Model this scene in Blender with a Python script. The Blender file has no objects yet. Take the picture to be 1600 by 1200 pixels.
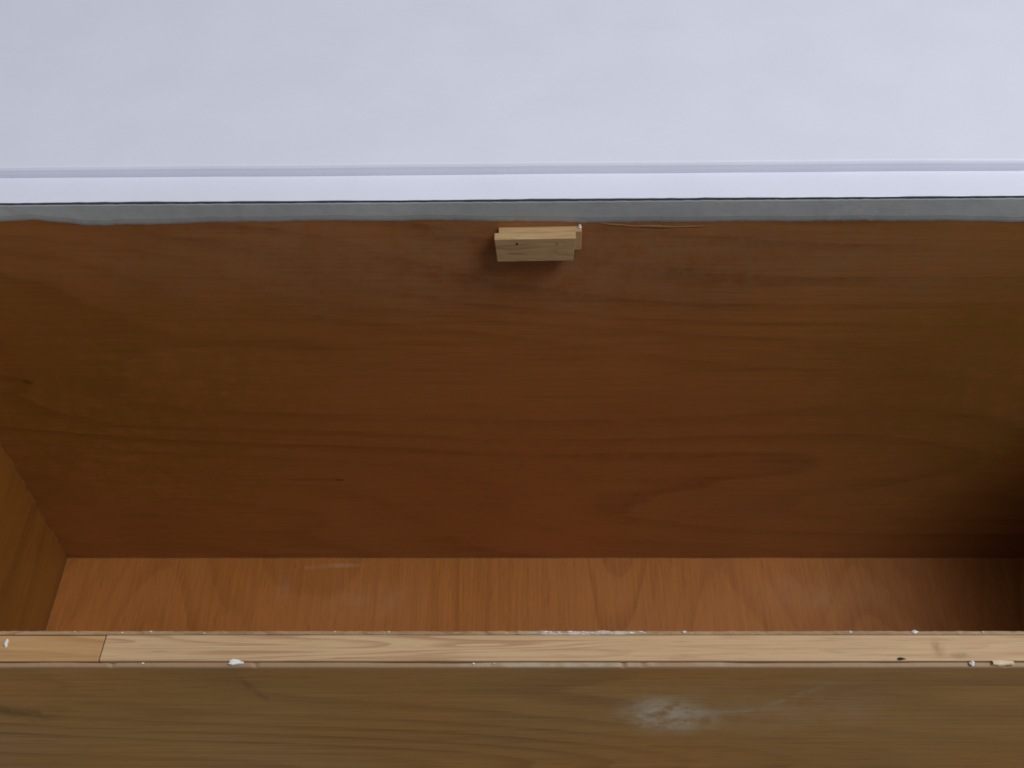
import bpy, bmesh, math, random
from mathutils import Vector
random.seed(7)
R = math.radians
scene = bpy.context.scene
COL = scene.collection

# ------------------------------------------------------------------ camera
cam_d = bpy.data.cameras.new('camera')
cam = bpy.data.objects.new('camera', cam_d); COL.objects.link(cam)
CZ = 1.49
cam.location = (0, 0, CZ)
cam.rotation_euler = (R(90 - 49.6), 0, 0)
cam_d.sensor_width = 36; cam_d.lens = 36 * 1716 / 1600
cam_d.clip_start = 0.01; cam_d.clip_end = 50
scene.camera = cam
scene.cycles.filter_width = 1.7       # the soft lens of a phone

# ------------------------------------------------------------------ world, lamps, exposure
w = bpy.data.worlds.new('World'); scene.world = w; w.use_nodes = True
bg = w.node_tree.nodes['Background']
bg.inputs['Color'].default_value = (0.80, 0.88, 1.0, 1)
bg.inputs['Strength'].default_value = 0.26

def area(name, loc, target, sx, sy, power, col):
    d = bpy.data.lights.new(name, 'AREA'); d.shape = 'RECTANGLE'; d.size = sx; d.size_y = sy
    d.energy = power; d.color = col
    o = bpy.data.objects.new(name, d); COL.objects.link(o); o.location = loc
    o.rotation_euler = (Vector(target) - Vector(loc)).to_track_quat('-Z', 'Y').to_euler()
    return o
area('window_light', (2.4, -0.22, 4.95), (0.1, 0.7, 0.5), 3.2, 1.7, 180, (0.93, 0.96, 1.0))

vs = scene.view_settings
vs.view_transform = 'Standard'; vs.look = 'None'; vs.gamma = 1.0; vs.exposure = 0.0
vs.use_curve_mapping = False

# ------------------------------------------------------------------ node helpers
class NT:
    def __init__(s, name):
        s.m = bpy.data.materials.new(name); s.m.use_nodes = True
        s.t = s.m.node_tree; s.b = s.t.nodes['Principled BSDF']
        s.obj = s.t.nodes.new('ShaderNodeTexCoord').outputs['Object']
    def n(s, typ, **kw):
        nd = s.t.nodes.new(typ)
        for k, v in kw.items(): setattr(nd, k, v)
        return nd
    def link(s, a, b):
        if isinstance(a, (int, float)): b.default_value = a
        elif isinstance(a, tuple): b.default_value = a
        else: s.t.links.new(a, b)
    def math(s, op, a, b=0.0, c=None, clamp=False):
        nd = s.n('ShaderNodeMath', operation=op, use_clamp=clamp)
        s.link(a, nd.inputs[0]); s.link(b, nd.inputs[1])
        if c is not None: s.link(c, nd.inputs[2])
        return nd.outputs[0]
    def mapping(s, v, scale=(1, 1, 1), loc=(0, 0, 0), rot=(0, 0, 0)):
        nd = s.n('ShaderNodeMapping'); s.link(v, nd.inputs['Vector'])
        nd.inputs['Scale'].default_value = scale; nd.inputs['Location'].default_value = loc
        nd.inputs['Rotation'].default_value = rot
        return nd.outputs[0]
    def noise(s, v, scale, detail=2.0, rough=0.5, dist=0.0, color=False):
        nd = s.n('ShaderNodeTexNoise'); s.link(v, nd.inputs['Vector'])
        nd.inputs['Scale'].default_value = scale; nd.inputs['Detail'].default_value = detail
        nd.inputs['Roughness'].default_value = rough; nd.inputs['Distortion'].default_value = dist
        return nd.outputs['Color' if color else 'Fac']
    def ramp(s, f, lo, hi, a=0.0, b=1.0, smooth=True):
        nd = s.n('ShaderNodeMapRange'); nd.interpolation_type = 'SMOOTHSTEP' if smooth else 'LINEAR'
        s.link(f, nd.inputs['Value'])
        nd.inputs['From Min'].default_value = lo; nd.inputs['From Max'].default_value = hi
        nd.inputs['To Min'].default_value = a; nd.inputs['To Max'].default_value = b
        return nd.outputs['Result']
    def mix(s, f, a, b, blend='MIX'):
        nd = s.n('ShaderNodeMix', data_type='RGBA', blend_type=blend)
        s.link(f, nd.inputs[0])
        for v, i in ((a, 6), (b, 7)):
            s.link(v + (1,) if isinstance(v, tuple) and len(v) == 3 else v, nd.inputs[i])
        return nd.outputs[2]
    def bump(s, h, strength=0.2, dist=0.001):
        nd = s.n('ShaderNodeBump'); s.link(h, nd.inputs['Height'])
        nd.inputs['Strength'].default_value = strength; nd.inputs['Distance'].default_value = dist
        s.link(nd.outputs[0], s.b.inputs['Normal'])
    def spot(s, p, size, warp=0.0, wscale=8.0, rot=(0, 0, 0), soft=0.5):
        """1 inside an ellipsoid round p, falling to 0, its outline broken up by noise"""
        v = s.obj
        if warp:
            nz = s.noise(s.obj, wscale, 3, 0.6, color=True)
            sub = s.n('ShaderNodeVectorMath', operation='SUBTRACT'); s.link(nz, sub.inputs[0]); sub.inputs[1].default_value = (.5, .5, .5)
            sc = s.n('ShaderNodeVectorMath', operation='SCALE'); s.link(sub.outputs[0], sc.inputs[0]); sc.inputs['Scale'].default_value = warp
            ad = s.n('ShaderNodeVectorMath', operation='ADD'); s.link(v, ad.inputs[0]); s.link(sc.outputs[0], ad.inputs[1])
            v = ad.outputs[0]
        mp = s.n('ShaderNodeMapping', vector_type='TEXTURE'); s.link(v, mp.inputs['Vector'])
        mp.inputs['Location'].default_value = p; mp.inputs['Scale'].default_value = size; mp.inputs['Rotation'].default_value = rot
        ln = s.n('ShaderNodeVectorMath', operation='LENGTH'); s.link(mp.outputs[0], ln.inputs[0])
        return s.ramp(ln.outputs['Value'], soft, 1.0, 1.0, 0.0)

def wood(name, light, dark, stretch, ring_scale, rings, contrast=0.6, offset=(0, 0, 0), fibre=(4, 300, 300),
         rough=0.45, rot=(0, 0, 0), spots=(), mott=0.25, spec=0.4, grad=(0, 0, 0), pores=0.5):
    """veneer: rings are level lines of a stretched noise, crossed by fine fibres and slow mottling.
       spots: (point, size, colour, strength, warp, rotation, soft)"""
    s = NT(name)
    v = s.mapping(s.obj, stretch, offset, rot)
    h = s.noise(v, ring_scale, 1.2, 0.35, 0.15)
    hj = s.math('ADD', s.math('MULTIPLY', h, rings), s.ramp(s.noise(s.mapping(s.obj, tuple(q * .12 for q in fibre), (2, 8, 1), rot), 1.0, 3, .6), 0, 1, -.22, .22))
    dp = s.n('ShaderNodeVectorMath', operation='DOT_PRODUCT'); s.link(s.obj, dp.inputs[0]); dp.inputs[1].default_value = grad
    hj = s.math('ADD', hj, dp.outputs['Value'])
    f = s.math('FRACT', hj)
    line = s.math('MAXIMUM', s.ramp(f, 0.40, 0.92, 1.0, 0.0), s.ramp(f, 0.92, 1.0, 0.0, 1.0))   # slow darkening, sharp latewood end
    amp = s.ramp(s.noise(s.mapping(s.obj, (1.3, 1.3, 2.2), (3, 1, 2)), 3.0, 2), 0.34, 0.66, 0.35, 1.0)
    heavy = s.ramp(s.noise(s.mapping(s.math('FLOOR', hj), (1, 1, 1)), 7.31, 0), 0.35, 0.65, 0.4, 1.25)
    amp = s.math('MULTIPLY', amp, heavy)
    fb = s.noise(s.mapping(s.obj, fibre, (0, 0, 0), rot), 1.0, 3, 0.6)
    fb2 = s.noise(s.mapping(s.obj, tuple(q * 3.0 for q in fibre), (5, 5, 5), rot), 1.0, 2, 0.5)
    dk = s.math('MULTIPLY', s.math('SUBTRACT', 1.0, line), s.math('MULTIPLY', amp, contrast))
    fbv = s.math('ADD', s.ramp(fb, 0.3, 0.75, -0.18, 0.22), s.ramp(fb2, 0.35, 0.7, -0.1, 0.12))
    k = s.math('ADD', s.math('ADD', dk, fbv), 0.14, clamp=True)
    col = s.mix(k, light, dark)
    mo = s.noise(s.mapping(s.obj, (1, 1, 1.5), (7, 2, 4)), 3.5, 4, 0.55)
    col = s.mix(s.ramp(mo, 0.35, 0.72, 0.0, mott), col, tuple(c * q for c, q in zip(light, (0.62, 0.52, 0.42))))
    mo2 = s.noise(s.mapping(s.obj, (1, 1, 1), (1, 9, 3)), 6.0, 3, 0.5)
    col = s.mix(s.ramp(mo2, 0.45, 0.75, 0.0, mott * 0.8), col, tuple(min(1, c * q) for c, q in zip(light, (1.12, 0.92, 0.8))))
    po = s.noise(s.mapping(s.obj, tuple(q * (6.0 if q < 50 else 3.2) for q in fibre), (9, 4, 6), rot), 1.0, 1, 0.5)
    pm = s.math('MULTIPLY', s.ramp(po, 0.60, 0.70), s.ramp(mo, 0.3, 0.7, pores * 0.4, pores))
    col = s.mix(pm, col, tuple(c * 0.75 for c in dark))
    lo_ = s.noise(s.mapping(s.obj, tuple(q * (2.0 if q < 50 else 1.2) for q in fibre), (3, 7, 1), rot), 1.0, 2, 0.5)
    col = s.mix(s.ramp(lo_, 0.58, 0.72, 0.0, pores * 0.45), col, tuple(min(1, c * 1.35) for c in light))
    rg = s.ramp(mo2, 0.3, 0.7, rough - 0.07, rough + 0.08)
    for (p, sz, c, st, warp, rt, soft) in spots:
        m = s.math('MULTIPLY', s.spot(p, sz, warp, 14.0, rt, soft), st)
        if warp: m = s.math('MULTIPLY', m, s.ramp(s.noise(s.obj, 46, 7, 0.74), 0.36, 0.60, 0.12, 1.0))
        col = s.mix(m, col, c)
    s.link(col, s.b.inputs['Base Color']); s.link(rg, s.b.inputs['Roughness'])
    s.b.inputs['Specular IOR Level'].default_value = spec
    s.bump(s.math('ADD', fb, s.math('MULTIPLY', k, -0.4)), 0.18, 0.0006)
    return s.m

BLK = (0.012, 0.005, 0.002)
GREY = (0.46, 0.37, 0.26)
VL, VD = (0.40, 0.155, 0.042), (0.19, 0.064, 0.015)
X = (0, 0, 0)
M = {}
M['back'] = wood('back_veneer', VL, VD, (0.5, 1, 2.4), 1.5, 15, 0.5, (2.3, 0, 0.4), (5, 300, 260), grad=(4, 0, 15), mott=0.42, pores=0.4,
    spots=[((-0.578, 0.85, 0.495), (0.010, 0.05, 0.006), BLK, 0.9, 0, (0, R(25), 0), 0.2),
           ((-0.595, 0.85, 0.500), (0.030, 0.05, 0.010), VD, 0.6, 0, (0, R(12), 0), 0.1),
           ((-0.230, 0.85, 0.294), (0.010, 0.05, 0.0035), BLK, 0.85, 0, (0, 0, 0), 0.2),
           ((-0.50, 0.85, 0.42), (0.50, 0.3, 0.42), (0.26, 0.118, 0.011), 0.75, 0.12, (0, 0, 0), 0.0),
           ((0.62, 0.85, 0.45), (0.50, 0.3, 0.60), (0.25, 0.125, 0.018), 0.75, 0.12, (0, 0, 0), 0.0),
           ((0.05, 0.85, 0.70), (0.85, 0.3, 0.13), (0.36, 0.21, 0.12), 0.4, 0.12, (0, 0, 0), 0.0),  # dusty grey haze along the top, glare from the sill put into the colour
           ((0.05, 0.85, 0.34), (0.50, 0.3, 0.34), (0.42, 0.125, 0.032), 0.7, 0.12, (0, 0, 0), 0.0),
           ((-0.26, 0.85, 0.295), (0.05, 0.05, 0.005), VD, 0.5, 0, (0, 0, 0), 0.1)])
M['side'] = wood('side_veneer', (0.27, 0.105, 0.016), (0.17, 0.062, 0.009), (1, 0.6, 2.4), 2.4, 11, 0.5, (0, 4, 1), (300, 5, 260))
M['floor_ply'] = wood('bottom_veneer', (0.38, 0.138, 0.030), (0.24, 0.08, 0.017), (2.2, 0.5, 1), 1.8, 20, 0.5, (1.15, 0.3, 0), (240, 5, 300), rot=(0, 0, R(-7)), grad=(9, -5, 0),
    spots=[((-0.27, 0.835, 0.098), (0.07, 0.006, 0.02), GREY, 0.25, 0.02, (0, 0, R(2)), 0.3),
           ((-0.33, 0.80, 0.098), (0.012, 0.05, 0.02), GREY, 0.14, 0.03, (0, 0, R(4)), 0.0),
           ((-0.20, 0.78, 0.098), (0.10, 0.05, 0.02), GREY, 0.12, 0.06, (0, 0, 0), 0.0),
           ((0.45, 0.79, 0.098), (0.16, 0.04, 0.02), GREY, 0.12, 0.06, (0, 0, 0), 0.0),
           ((0.15, 0.70, 0.098), (0.012, 0.05, 0.02), GREY, 0.16, 0.05, (0, 0, R(-50)), 0.2)])
M['front'] = wood('front_veneer', (0.42, 0.205, 0.046), (0.24, 0.105, 0.02), (0.5, 1, 2.4), 1.7, 16, 0.8, (5.2, 0, 2.9), (5, 300, 260), rough=0.5, spec=0.2, mott=0.4, grad=(2, 0, 12),
    spots=[((0.126, 0.366, 0.650), (0.056, 0.05, 0.036), (0.58, 0.48, 0.34), 0.9, 0.035, (0, R(38), 0), 0.15),
           ((0.180, 0.366, 0.662), (0.060, 0.05, 0.006), GREY, 0.36, 0.03, (0, R(-10), 0), 0.1),
           ((0.218, 0.366, 0.688), (0.034, 0.05, 0.006), GREY, 0.42, 0.02, (0, R(-46), 0), 0.1),
           ((0.20, 0.366, 0.66), (0.20, 0.05, 0.08), GREY, 0.2, 0.08, (0, 0, 0), 0.0),
           ((0, 0.366, 0.7392), (30, 0.05, 0.0050), (0.34, 0.22, 0.13), 0.8, 0.0, (0, 0, 0), 0.7),
           ((0.06, 0.366, 0.7392), (0.14, 0.05, 0.0022), GREY, 0.7, 0.01, (0, 0, 0), 0.5),
           ((-0.06, 0.366, 0.722), (0.030, 0.05, 0.008), GREY, 0.22, 0.03, (0, 0, 0), 0.1),
           ((-0.197, 0.366, 0.70), (0.006, 0.05, 0.036), (0.13, 0.05, 0.02), 0.5, 0.01, (0, R(-22), 0), 0.1),
           ((-0.385, 0.366, 0.665), (0.055, 0.05, 0.022), (0.12, 0.05, 0.008), 0.6, 0.05, (0, R(15), 0), 0.1)])
M['pine'] = wood('pine', (0.57, 0.375, 0.195), (0.40, 0.21, 0.105), (0.35, 9, 9), 9.0, 9, 0.75, (0.4, 0.2, 0), (6, 420, 420), rough=0.55, mott=0.12,
    spots=[((0.317, 0.381, 0.74), (0.007, 0.012, 0.02), (0.30, 0.12, 0.045), 0.75, 0.006, (0, 0, 0), 0.1),
           ((0.331, 0.374, 0.74), (0.010, 0.004, 0.02), (0.16, 0.09, 0.04), 0.7, 0.006, (0, 0, 0), 0.1)])
M['pine_old'] = wood('aged_pine', (0.49, 0.285, 0.12), (0.33, 0.16, 0.06), (0.7, 7, 7), 6.0, 4, 0.7, (0.1, 0.5, 0), (6, 420, 420), rough=0.5, mott=0.35)
M['block_wood'] = wood('block_pine', (0.52, 0.34, 0.165), (0.37, 0.20, 0.09), (0.6, 8, 8), 9.0, 8, 0.7, (0.4, 0.7, 0), (8, 420, 420), rough=0.6, mott=0.15)
M['edge'] = wood('veneer_edge', (0.40, 0.26, 0.14), (0.22, 0.12, 0.06), (1, 6, 6), 20.0, 6, 0.7, (0, 0, 0), (60, 300, 300), rough=0.7, mott=0.5,
    spots=[((0.055, 0.394, 0.742), (0.05, 0.02, 0.02), (0.75, 0.70, 0.62), 0.6, 0.01, (0, 0, 0), 0.4)])

def plain(name, col, rough, nscale=30, var=0.06, bump=0.1, bdist=0.0006, spec=0.4):
    s = NT(name)
    n1 = s.noise(s.obj, nscale, 5, 0.6); n2 = s.noise(s.obj, nscale * 0.08, 3, 0.5)
    c = s.mix(s.ramp(n2, 0.3, 0.7, 0, 1), tuple(q * (1 - var) for q in col), tuple(min(1, q * (1 + var)) for q in col))
    c = s.mix(s.ramp(n1, 0.35, 0.75, 0, var * 2), c, tuple(q * 0.6 for q in col))
    s.link(c, s.b.inputs['Base Color']); s.link(s.ramp(n1, 0.3, 0.7, rough - .06, rough + .06), s.b.inputs['Roughness'])
    s.b.inputs['Specular IOR Level'].default_value = spec
    s.bump(n1, bump, bdist)
    return s.m
M['white'] = plain('white_sill_paint', (0.79, 0.782, 0.862), 0.5, 140, 0.016, 0.3)
M['plaster'] = plain('grey_plaster', (0.53, 0.55, 0.53), 0.9, 55, 0.16, 0.5, 0.001, 0.1)
M['chalk'] = plain('chalk_white', (0.80, 0.76, 0.70), 0.8, 200, 0.08, 0.4)
M['glue'] = plain('glue', (0.82, 0.80, 0.74), 0.25, 200, 0.05, 0.2)
M['smear'] = plain('filler_smear', (0.27, 0.135, 0.055), 0.7, 120, 0.2, 0.3)
M['dustline'] = plain('sawdust_filler', (0.24, 0.10, 0.032), 0.85, 160, 0.3, 0.4)
M['iron'] = plain('iron_nail', (0.025, 0.018, 0.014), 0.5, 300, 0.1, 0.2)
M['bark'] = plain('dark_splinter', (0.03, 0.014, 0.008), 0.8, 300, 0.2, 0.3)
M['sliver'] = plain('pale_sliver', (0.70, 0.54, 0.33), 0.7, 200, 0.1, 0.3)
M['screed'] = plain('screed', (0.36, 0.35, 0.33), 0.85, 14, 0.12, 0.5, 0.002)
M['wall'] = plain('rough_wall', (0.40, 0.39, 0.37), 0.9, 20, 0.1, 0.4, 0.002)

# ------------------------------------------------------------------ mesh helpers
def empty(name, loc):
    o = bpy.data.objects.new(name, None); COL.objects.link(o); o.location = loc; o.empty_display_size = 0.05
    return o
def base_of(parent):
    v = Vector((0, 0, 0))
    while parent: v += parent.location; parent = parent.parent
    return v
def mesh(name, verts, faces, mat, parent=None, smooth=False, bevel=0.0, seg=2):
    """vertices in room coordinates; the object's local frame is the room frame"""
    me = bpy.data.meshes.new(name); me.from_pydata([tuple(v) for v in verts], [], faces); me.update()
    bm = bmesh.new(); bm.from_mesh(me); bmesh.ops.recalc_face_normals(bm, faces=bm.faces); bm.to_mesh(me); bm.free()
    o = bpy.data.objects.new(name, me); COL.objects.link(o); me.materials.append(M[mat])
    if parent: o.parent = parent; o.location = -base_of(parent)
    if smooth:
        for p in me.polygons: p.use_smooth = True
    if bevel:
        b = o.modifiers.new('bevel', 'BEVEL'); b.width = bevel; b.segments = seg; b.limit_method = 'ANGLE'; b.angle_limit = R(40)
    return o
HF = [(0, 1, 2, 3), (4, 7, 6, 5), (0, 4, 5, 1), (1, 5, 6, 2), (2, 6, 7, 3), (3, 7, 4, 0)]
def box(name, x0, x1, y0, y1, z0, z1, mat, parent=None, bevel=0.0008):
    v = [(x0, y0, z0), (x1, y0, z0), (x1, y1, z0), (x0, y1, z0), (x0, y0, z1), (x1, y0, z1), (x1, y1, z1), (x0, y1, z1)]
    return mesh(name, v, HF, mat, parent, bevel=bevel)
def hexa(name, v, mat, parent=None, bevel=0.0006):
    return mesh(name, v, HF, mat, parent, bevel=bevel)
def strip(name, xs, prof, mat, parent=None, smooth=False, bevel=0.0):
    """sweep along x: prof(x, i) gives a closed ring of (y, z)"""
    rings = [[(x, *p) for p in prof(x, i)] for i, x in enumerate(xs)]
    n = len(rings[0]); vv = [p for r in rings for p in r]; ff = []
    for i in range(len(xs) - 1):
        for j in range(n):
            a = i * n + j; b = i * n + (j + 1) % n
            ff.append((a, b, b + n, a + n))
    ff.append(tuple(range(n))); ff.append(tuple(range(len(vv) - n, len(vv))))
    return mesh(name, vv, ff, mat, parent, smooth, bevel)
def tag(o, label=None, cat=None, group=None, kind=None):
    for k, v in (('label', label), ('category', cat), ('group', group), ('kind', kind)):
        if v: o[k] = v
    return o
def lin(a, b, n): return [a + (b - a) * i / (n - 1) for i in range(n)]
def interp(x, pts):
    if x <= pts[0][0]: return pts[0][1]
    for (a, p), (b, q) in zip(pts, pts[1:]):
        if x <= b:
            t = (x - a) / (b - a); t = t * t * (3 - 2 * t); return p + (q - p) * t
    return pts[-1][1]
def wob(x, a, f, ph=0): return a * (math.sin(x * f + ph) + 0.6 * math.sin(x * f * 2.37 + 1.3 + ph) + 0.35 * math.sin(x * f * 5.1 + 2.1 * ph))

# ------------------------------------------------------------------ setting
XL, XR = -0.652, 0.792
YB = 0.85                   # face of the back panel
ZF = 0.098                  # top of the bottom panel
ZR = 0.74                   # rim
YI, YO = 0.394, 0.366       # inner and outer face of the front wall
fl = box('floor', -1.8, 2.0, -1.6, 1.9, -0.06, 0.0, 'screed'); tag(fl, kind='structure')

# the wall that carries the sill; its grey front shows as a band above the plywood
def sz(x): return 0.776 + 0.0094 * x            # lower ledge, not quite level
wl = empty('sill_wall', (0, 1.2, 0))
tag(wl, 'grey plastered wall edge under the white sill, ragged along the plywood', 'wall')
XA, XB = -1.05, 1.2
strip('wall_core', lin(XA, XB, 3), lambda x, i: [(YB + .0205, 0.0), (1.52, 0.0), (1.52, sz(x) - .019), (YB + .0205, sz(x) - .019)], 'wall', wl)
def px_x(px): return (px - 800) / 1716 * 1.117
low = [(px_x(a), 0.7465 - (b - 345) * 0.00085) for a, b in
       [(-500, 345), (0, 345), (55, 342.5), (95, 346), (140, 351), (225, 349.5), (330, 346), (520, 343.5), (700, 343), (820, 344.5), (930, 346), (1100, 345), (1250, 344), (1420, 343.5), (1600, 345), (2200, 346)]]
def plaster(x, i):
    zb = interp(x, low) + wob(x, 0.00035, 60) + random.uniform(-.0003, .0003)
    zt = sz(x) - 0.0026 + random.uniform(-.0003, .0003)
    f = YB - 0.0015
    return [(YB - .0003, zb), (f + .0005, zb + .0030), (f, zb + .0080), (f, zt - .0012), (f + .0004, zt), (f + .0007, zt - .0005), (f + .0009, zt - .006), (f + .0012, zb + .010), (YB - .0003, zb + .008)]
pb = strip('plaster_band', lin(XA, XB, 520), plaster, 'plaster', wl, smooth=False)
# smear of filler pulled along the plywood to the right of the block
sm = [(px_x(935), .7440), (px_x(960), .7418), (px_x(1000), .7396), (px_x(1050), .7388), (px_x(1110), .7400)]
def smear(x, i):
    t = i / 39; hw = 0.0015 * math.sin(math.pi * min(1, t * 1.02 + .01)) ** .6 * (1 + .4 * math.sin(x * 140)) + .0002
    zc = interp(x, sm)
    return [(YB - .0001, zc - hw), (YB - .0003, zc - hw * .3), (YB - .0003, zc + hw * .3), (YB - .0001, zc + hw)]
strip('filler_smear', lin(sm[0][0], sm[-1][0], 40), smear, 'smear', wl, True)

sl = empty('window_sill', (0, 1.2, 0.776))
tag(sl, 'white painted window sill with a stepped front edge above the plywood box', 'window sill')
strip('lower_ledge', lin(XA, XB, 260), lambda x, i: [(YB + .0000 + wob(x, .00022, 13) + random.uniform(-.0002, .0002), sz(x) - .0006), (YB + .0005, sz(x) - .0001), (YB + .0012, sz(x)), (1.52, sz(x)), (1.52, sz(x) - .018), (YB + .006, sz(x) - .018), (YB + .005, sz(x) - .0016)], 'white', sl)
def board(x, i):
    y = 0.8885 + wob(x, 0.0004, 7); z0 = sz(x) + .0003; z1 = z0 + 0.0122 + wob(x, .0003, 5, 2)
    return [(y, z0), (y - .0003, z0 + .004), (y + .0004, z1 - .003), (y + .0018, z1 - .0008), (y + .004, z1), (1.515, z1), (1.515, z0)]
strip('sill_board', lin(XA, XB, 90), board, 'white', sl)

# ------------------------------------------------------------------ storage box
bx = empty('storage_box', (0.07, 0.6, 0))
tag(bx, 'open plywood storage box with pale pine rim built below a white sill', 'storage box')
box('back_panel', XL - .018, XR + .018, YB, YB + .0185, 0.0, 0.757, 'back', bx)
box('bottom_panel', XL, XR, YI + .0005, YB - .0005, ZF - .018, ZF, 'floor_ply', bx, 0.0003)
box('side_panel', XL - .018, XL, YI + .0005, YB - .0005, 0.0, ZR - .003, 'side', bx, 0.0005)
box('side_panel', XR, XR + .018, YI + .0005, YB - .0005, 0.0, ZR - .003, 'side', bx, 0.0005)

def fillet(name, p0, p1, u, v, r, mat, n=60):
    p0, p1, u, v = map(Vector, (p0, p1, u, v)); vv = []; ff = []
    for i in range(n):
        c = p0.lerp(p1, i / (n - 1)); k = r * (.45 + .4 * abs(math.sin(i * .37 + p0.x * 9)) + random.uniform(-.15, .3))
        vv += [c + u * .0002 + v * .0002, c + u * k + v * .0002, c + u * k * .45 + v * k * .45, c + u * .0002 + v * k]
    for i in range(n - 1):
        a = i * 4
        for j in range(4): ff.append((a + j, a + (j + 1) % 4, a + 4 + (j + 1) % 4, a + 4 + j))
    return mesh(name, vv, ff, mat, bx)
fillet('corner_filler', (XL, YB, ZF), (XR, YB, ZF), (0, -1, 0), (0, 0, 1), .0014, 'dustline', 300)
fillet('corner_filler', (XL, YB, ZF), (XL, YI, ZF), (1, 0, 0), (0, 0, 1), .0014, 'dustline', 100)
fillet('corner_filler', (XL, YB, ZF), (XL, YB, .735), (1, 0, 0), (0, -1, 0), .0012, 'dustline', 120)
fp = box('front_panel', XL - .018, XR + .018, YO + .0036, YI - .0030, 0.0, ZR - .022, 'edge', bx)      # core behind the two veneers
tag(fp, 'front wall of the box with pine lipping between two thin veneers')
def inner(x, i):
    j = random.uniform(-.00015, .0002) + wob(x, .00012, 31) + (random.uniform(0, .0012) if random.random() < (.14 if .0 < x < .1 else .03) else 0)
    return [(YI - .0027, 0.02), (YI, 0.02), (YI + random.uniform(-.0002, .0002), ZR + j), (YI - .0027, ZR - .0002 + j * .6)]
strip('inner_veneer', lin(XL - .016, XR + .016, 420), inner, 'edge', fp)
def outer(x, i):
    j = wob(x, .00015, 17) + random.uniform(-.0001, .0001) - (random.uniform(0.0004, .0018) if random.random() < .03 + .05 * math.sin(x * 19) else 0)
    y1 = YO + .0033 - max(0, wob(x, .0004, 23, 3))
    return [(YO, 0.003), (y1, 0.003), (y1, ZR - .0016 + j), (YO + .0006, ZR - .0020 + j), (YO, ZR - .0028 + j)]
ov = strip('outer_veneer', lin(XL - .018, XR + .018, 420), outer, 'front', fp)
# pine lipping: a short aged length, then the long fresh one with a slanting cut
xs = -0.305
za, zb = ZR - .0215, ZR
def lip(name, p0, p1, q0, q1, zt, mat):      # p = left end (front x, back x), q = right end ; front/back y
    yf, yb = p1
    v = [(p0[0], yf, za), (q0[0], yf, za), (q0[1], yb, za), (p0[1], yb, za)]
    v += [(a, b, zt) for a, b, _ in v]
    return hexa(name, v, mat, fp, 0.0007)
lp = lip('pine_lipping', (xs, xs + .0008), (YO + .0040, YI - .0031), (XR + .015, XR + .015), None, ZR + .0002, 'pine')
tag(lp, 'long fresh pale pine strip with a slanting cut at its left end')
lo = lip('pine_lipping', (XL - .017, XL - .017), (YO + .0040, YI - .0031), (xs - .0010, xs - .0002), None, ZR - .0006, 'pine_old')
tag(lo, 'short darker aged pine piece at the left end of the rim')

# block nailed to the back panel: two strips one behind the other, a little askew
bk = empty('support_block', (0, 0, 0)); bk.parent = bx; bk.location = -base_of(bx)
tag(bk, 'small pale pine block of two strips nailed near the top of the back panel')
def askew(v, a=R(1.3), c=(0.03, 0, 0.73)):
    out = []
    for x, y, z in v:
        dx, dz = x - c[0], z - c[2]
        out.append((c[0] + dx * math.cos(a) - dz * math.sin(a), y, c[2] + dx * math.sin(a) + dz * math.cos(a)))
    return out
def blk(x0, x1, y0, y1, z0, z1, t0=0, t1=0, mat='block_wood', name='wood_strip'):
    v = [(x0 + t0, y0, z0), (x1 - t1, y0, z0), (x1 - t1, y1, z0), (x0 + t0, y1, z0), (x0, y0, z1), (x1, y0, z1), (x1, y1, z1), (x0, y1, z1)]
    return hexa(name, askew(v), mat, bk, 0.0007)
blk(-0.0135, 0.0712, YB - .0085, YB - .0003, 0.714, 0.7400, .001, 0)
blk(-0.0178, 0.0650, YB - .0185, YB - .0086, 0.7085, 0.7397, .0022, .0025)
def nail(x, z, r):
    n = 10; y = YB - .0185
    v = askew([(x + r * math.cos(2 * math.pi * k / n), y - .0004, z + r * math.sin(2 * math.pi * k / n)) for k in range(n)] +
              [(x + r * math.cos(2 * math.pi * k / n), y + .006, z + r * math.sin(2 * math.pi * k / n)) for k in range(n)])
    f = [tuple(range(n)), tuple(range(n, 2 * n))] + [(k, (k + 1) % n, n + (k + 1) % n, n + k) for k in range(n)]
    mesh('nail_head', v, f, 'iron', bk)
nail(0.0052, 0.7335, .0012); nail(0.0458, 0.7322, .0007)

# ------------------------------------------------------------------ loose bits
def lump(name, c, r, mat, seed, parent=None, flat=0.5):
    rnd = random.Random(seed); bm = bmesh.new(); bmesh.ops.create_icosphere(bm, subdivisions=2, radius=1)
    ph = [rnd.uniform(0, 6) for _ in range(6)]
    vs_ = []
    for v in bm.verts:
        k = 1 + .22 * math.sin(4 * v.co.x + ph[0]) + .18 * math.sin(5 * v.co.y + ph[1]) + .15 * math.sin(6 * v.co.z + ph[2]) + rnd.uniform(-.08, .08)
        q = v.co * k; vs_.append((c[0] + q.x * r[0], c[1] + q.y * r[1], c[2] + max(q.z, -flat) * r[2]))
    fs = [tuple(v.index for v in f.verts) for f in bm.faces]; bm.free()
    if parent: return mesh(name, vs_, fs, mat, parent)
    o = mesh(name, [Vector(v) - Vector(c) for v in vs_], fs, mat); o.location = c
    return o
lump('glue_bead', (0.0690, YB - .0030, 0.7422), (.0020, .0022, .0020), 'glue', 3, bk, .9)
def rim_x(px): return (px - 800) / 1716 * .815
tag(lump('plaster_flake', (rim_x(371), YO + .0026, ZR + .0000), (.0058, .0020, .0016), 'chalk', 11), 'off-white plaster flake lying on the front edge of the rim, left half', 'flake')
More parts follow.
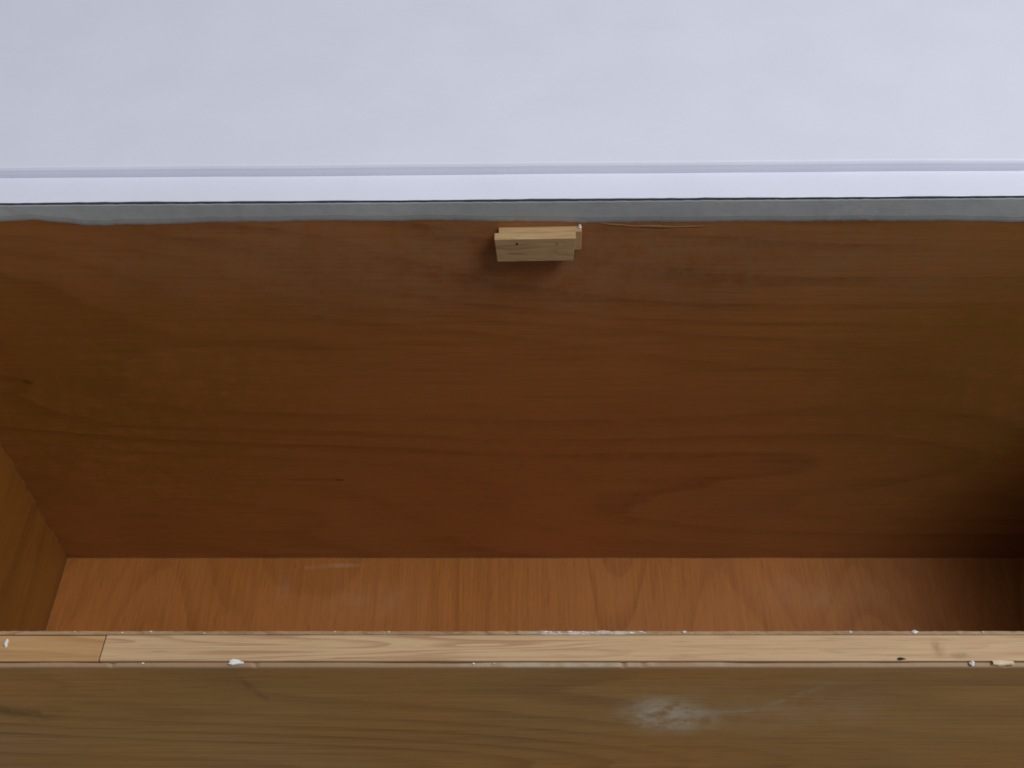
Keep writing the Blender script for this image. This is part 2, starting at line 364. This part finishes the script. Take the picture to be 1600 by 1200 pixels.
tag(lump('wood_chip', (rim_x(1563), YO + .0022, ZR + .0000), (.0080, .0017, .0016), 'sliver', 5), 'pale flat wood chip at the right end of the rim', 'chip')
tag(lump('plaster_crumb', (rim_x(1514), YO + .0020, ZR + .0000), (.0022, .0017, .0018), 'chalk', 8), 'tiny white crumb on the rim just left of the pale wood chip', 'crumb')
tag(lump('dark_splinter', (rim_x(1405), YO + .0050, ZR + .0010), (.0030, .0010, .0010), 'bark', 9), 'tiny black splinter on the front edge of the pine rim', 'splinter')
tag(lump('paint_speck', (rim_x(5), YI - .010, ZR + .0003), (.0016, .0030, .0014), 'chalk', 21), 'white speck on the darker pine piece at the left end of the rim', 'speck')
# crumbs too small to pick apart: one object
rnd = random.Random(4); V = []; F = []
def crumb(c, r):
    b = len(V)
    for d in ((1, 0, 0), (-1, 0, 0), (0, 1, 0), (0, -1, 0), (0, 0, 1), (0, 0, -.6)):
        k = rnd.uniform(.6, 1.25); V.append((c[0] + d[0] * r[0] * k, c[1] + d[1] * r[1] * k, c[2] + d[2] * r[2] * k))
    for f in ((0, 2, 4), (2, 1, 4), (1, 3, 4), (3, 0, 4), (2, 0, 5), (1, 2, 5), (3, 1, 5), (0, 3, 5)): F.append(tuple(b + q for q in f))
for p, s_ in ((108, .6), (228, .8), (605, .8), (860, .8), (1072, 1.1), (1335, .9), (1437, 1.5), (1545, .8), (520, .6)):
    crumb((rim_x(p), YI - .0008, ZR + .0007), (.0018 * s_, .0010 * s_, .0012 * s_))
for k in range(18):
    crumb((rim_x(rnd.uniform(845, 1010)), YI - .0010 + rnd.uniform(-.0006, .0006), ZR + .0004), (rnd.uniform(.001, .003), .0006, .0006))
for k in range(6):
    crumb((rim_x(rnd.uniform(0, 1600)), YI - .0012 + rnd.uniform(-.001, .0006), ZR + .0004), (rnd.uniform(.0004, .0012), .0005, .0005))
for p in (226, 740, 772):
    crumb((rim_x(p), YO + .0022, ZR - .0006), (.0014, .0008, .0008))
o = mesh('rim_crumbs', V, F, 'chalk'); tag(o, 'white dust crumbs scattered along the back edge of the pine rim', 'crumbs', kind='stuff')
